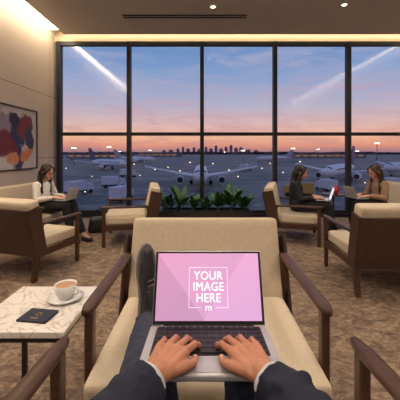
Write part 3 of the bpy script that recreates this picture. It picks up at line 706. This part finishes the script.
def vehicle(label,x,y,rot,col='truck'):
    t=thing('service_truck',label,'vehicle',(x,y,GZ),R(rot),'apron service vehicles')
    b=bmesh.new(); boxb(b,(-3.0,-1.1,.8),(1.2,1.1,2.9),.08); flat('cargo_box',b,M[col],t)
    b=bmesh.new(); prism(b,[(1.3,-1.05,.6),(3.2,-1.05,.6),(3.2,-1.05,1.4),(2.7,-1.05,2.3),(1.3,-1.05,2.3)],(0,2.1,0)); c=flat('cab',b,M[col],t)
    b=bmesh.new(); prism(b,[(3.16,-.95,1.5),(2.76,-.95,2.22),(2.8,-.95,2.24),(3.22,-.95,1.5)],(0,1.9,0)); flat('windscreen',b,M['aircraft_dark'],c)
    flat('chassis',boxb(bmesh.new(),(-3,-.9,.5),(3,.9,.8)),M['tyre'],t)
    for xx in (-2,2.2):
        for yy in (-1,1):
            b=bmesh.new(); capsule(b,(xx,yy-.15,.45),(xx,yy+.15,.45),.45,.45,True,True); flat('wheel',b,M['tyre'],t)
for a in (('white service truck on the apron left of the middle airliner',-23,78,20,'truck'),('yellow service truck near the middle airliner\'s right wing',20,62,160,'truck_y'),
          ('white service truck in front of the right airliner',29,70,100,'truck'),('white service truck on the apron behind the second window',-27,110,0,'truck'),
          ('white service truck crossing the distant apron',22,150,0,'truck'),('white service truck on the left apron',-27,66,60,'truck'),
          ('yellow service truck far off between the right airliners',52,120,10,'truck_y'),('white service truck beyond the last window',47,74,30,'truck'),
          ('white service truck nearest the lounge on the left apron',-15,56,80,'truck')): vehicle(*a)
def mast(x,y,h,label):
    t=thing('floodlight_mast',label,'light mast',(x,y,GZ),0,'apron floodlight masts')
    b=bmesh.new(); capsule(b,(0,0,0),(0,0,h),.35,.16,True,True,10); flat('pole',b,M['pole'],t)
    boxb(b:=bmesh.new(),(-1.6,-.1,h),(1.6,.1,h+.2)); flat('crossarm',b,M['pole'],t)
    for xx in (-1.2,0,1.2):
        boxb(b:=bmesh.new(),(xx-.25,-.35,h-.22),(xx+.25,-.12,h+.22),.05); flat('lamp_head',b,M['flood'],t)
ML=['floodlight mast at far left beside the parked airliner','tall floodlight mast behind the first window\'s right half','floodlight mast left of the middle airliner\'s wing','floodlight mast right of the skyline','floodlight mast in the left of the fourth window','floodlight mast left of the right airliner\'s tail','tall floodlight mast in the last window','very distant floodlight mast below the skyline','distant floodlight mast near the low terminal','distant floodlight mast right of the fourth mullion']
for i,(px,d,h) in enumerate(((74,210,12),(109,230,13),(150,330,11),(243,280,10.5),(293,240,12),(318,320,12),(377,200,15),(225,520,9),(120,395,10),(357,300,10))): mast(cam_x(px,d),d,h,ML[i])
LN=[(85,62),(92,100),(118,80),(140,105),(155,140),(168,160),(180,130),(229,135),(238,100),(262,150),(283,120),(305,105),(365,80),(380,110),(134,200),(270,210),(100,180),(338,190),(66,150),(112,240),(125,172),(190,230),(213,210),(247,190),(300,250),(325,150),(352,170),(390,160)]
M['amber']=mat('amber_lamp',(1,.6,.2,1),.5,emit=(1,.64,.30,1),estr=7)
for i,(px,d) in enumerate(LN):
    t=thing('apron_lamp','small amber lamp post standing on the open apron','lamp',(cam_x(px,d),d,GZ),0,'small apron lamps')
    k=max(.09,d*.0013); capsule(b:=bmesh.new(),(0,0,0),(0,0,.9),k*.4,k*.3,True,True,8); flat('post',b,M['pole'],t)
    ell(b:=bmesh.new(),(0,0,.9+k),(k,k,k),None,2); link('lamp_globe',b,M['amber'],t)
def terminal(x,y,w,h,label):
    t=thing('terminal_building',label,'building',(x,y,GZ))
    flat('wall',boxb(bmesh.new(),(-w/2,0,0),(w/2,30,h)),M['term'],t)
    flat('roof',boxb(bmesh.new(),(-w/2-1.5,-2,h),(w/2+1.5,32,h+.8)),M['pole'],t)
    n=int(w/12)
    for k in range(n): flat('window',boxb(bmesh.new(),(-w/2+2+k*12,-.3,h*.35),(-w/2+10+k*12,-.02,h*.6)),M['termglass'],t)
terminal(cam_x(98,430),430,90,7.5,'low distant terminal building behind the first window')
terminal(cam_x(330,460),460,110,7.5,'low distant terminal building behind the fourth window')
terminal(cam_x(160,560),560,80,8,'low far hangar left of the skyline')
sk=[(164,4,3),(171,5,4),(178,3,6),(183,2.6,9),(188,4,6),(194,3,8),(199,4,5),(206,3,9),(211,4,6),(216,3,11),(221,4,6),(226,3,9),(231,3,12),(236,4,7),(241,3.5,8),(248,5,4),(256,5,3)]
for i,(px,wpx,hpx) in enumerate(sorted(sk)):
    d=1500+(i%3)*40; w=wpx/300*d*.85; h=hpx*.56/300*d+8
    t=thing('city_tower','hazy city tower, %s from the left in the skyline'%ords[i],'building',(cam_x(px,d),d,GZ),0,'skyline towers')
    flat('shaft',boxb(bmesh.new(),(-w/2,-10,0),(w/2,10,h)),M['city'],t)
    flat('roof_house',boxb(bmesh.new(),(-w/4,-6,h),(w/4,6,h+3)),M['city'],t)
b=bmesh.new(); n=260; prev=None
for k in range(n+1):
    x=-1300+2600*k/n; h=8+2.5*random.random()+1.2*math.sin(k*.21)
    a=b.verts.new((x,1100+random.uniform(-6,6),GZ)); c=b.verts.new((x,1100+random.uniform(-6,6),GZ+h)); e=b.verts.new((x,1160,GZ+h*.9))
    if prev: b.faces.new((prev[0],a,c,prev[1])); b.faces.new((prev[1],c,e,prev[2]))
    prev=(a,c,e)
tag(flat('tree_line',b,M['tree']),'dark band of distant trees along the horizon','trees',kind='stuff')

# ---------------------------------------------------------------- sky
w=bpy.data.worlds.new('dusk_sky'); S.world=w; w.use_nodes=True; N,L=w.node_tree.nodes,w.node_tree.links
bg=N['Background']; tc=N.new('ShaderNodeTexCoord'); sp=N.new('ShaderNodeSeparateXYZ'); L.new(tc.outputs['Generated'],sp.inputs[0])
mr=N.new('ShaderNodeMapRange'); mr.inputs['From Min'].default_value=-.05; mr.inputs['From Max'].default_value=.55; L.new(sp.outputs['Z'],mr.inputs[0])
rp=N.new('ShaderNodeValToRGB'); e=rp.color_ramp.elements
st=[(-.05,(104,98,118)),(0,(160,124,134)),(.02,(232,154,130)),(.045,(250,188,152)),(.09,(228,190,186)),(.15,(184,182,206)),(.25,(134,164,210)),(.36,(102,140,198)),(.55,(74,110,178))]
pos=lambda z:(z+.05)/.6
e[0].position=0; e[0].color=srgb(*st[0][1]); e[1].position=1; e[1].color=srgb(*st[-1][1])
for z,c in st[1:-1]: x=e.new(pos(z)); x.color=srgb(*c)
L.new(mr.outputs[0],rp.inputs[0])
mp=N.new('ShaderNodeMapping'); mp.inputs['Scale'].default_value=(1.6,1.6,10); mp.inputs['Rotation'].default_value=(0,R(9),0); L.new(tc.outputs['Generated'],mp.inputs[0])
nz=N.new('ShaderNodeTexNoise'); nz.inputs['Scale'].default_value=3.0; nz.inputs['Detail'].default_value=10; nz.inputs['Roughness'].default_value=.6; nz.inputs['Distortion'].default_value=.9; L.new(mp.outputs[0],nz.inputs['Vector'])
cr=N.new('ShaderNodeValToRGB'); cr.color_ramp.elements[0].position=.44; cr.color_ramp.elements[1].position=.74; cr.color_ramp.elements[1].color=(.65,.65,.65,1); L.new(nz.outputs['Fac'],cr.inputs[0])
cc=N.new('ShaderNodeValToRGB'); ce=cc.color_ramp.elements; ce[0].position=pos(.02); ce[0].color=srgb(180,124,138); ce[1].position=pos(.3); ce[1].color=srgb(190,186,208); x=ce.new(pos(.12)); x.color=srgb(206,154,172)
L.new(mr.outputs[0],cc.inputs[0])
mx=N.new('ShaderNodeMixRGB'); L.new(cr.outputs[0],mx.inputs[0]); L.new(rp.outputs[0],mx.inputs[1]); L.new(cc.outputs[0],mx.inputs[2])
L.new(mx.outputs[0],bg.inputs[0]); bg.inputs[1].default_value=1.0

# ---------------------------------------------------------------- camera
cam=bpy.data.cameras.new('camera'); co=bpy.data.objects.new('camera',cam); COL.objects.link(co)
co.location=(0,0,1.2); co.rotation_euler=(R(90),0,0); cam.sensor_width=36; cam.lens=27; cam.shift_x=-.005; cam.shift_y=-.12; cam.clip_start=.01; cam.clip_end=5000
S.camera=co
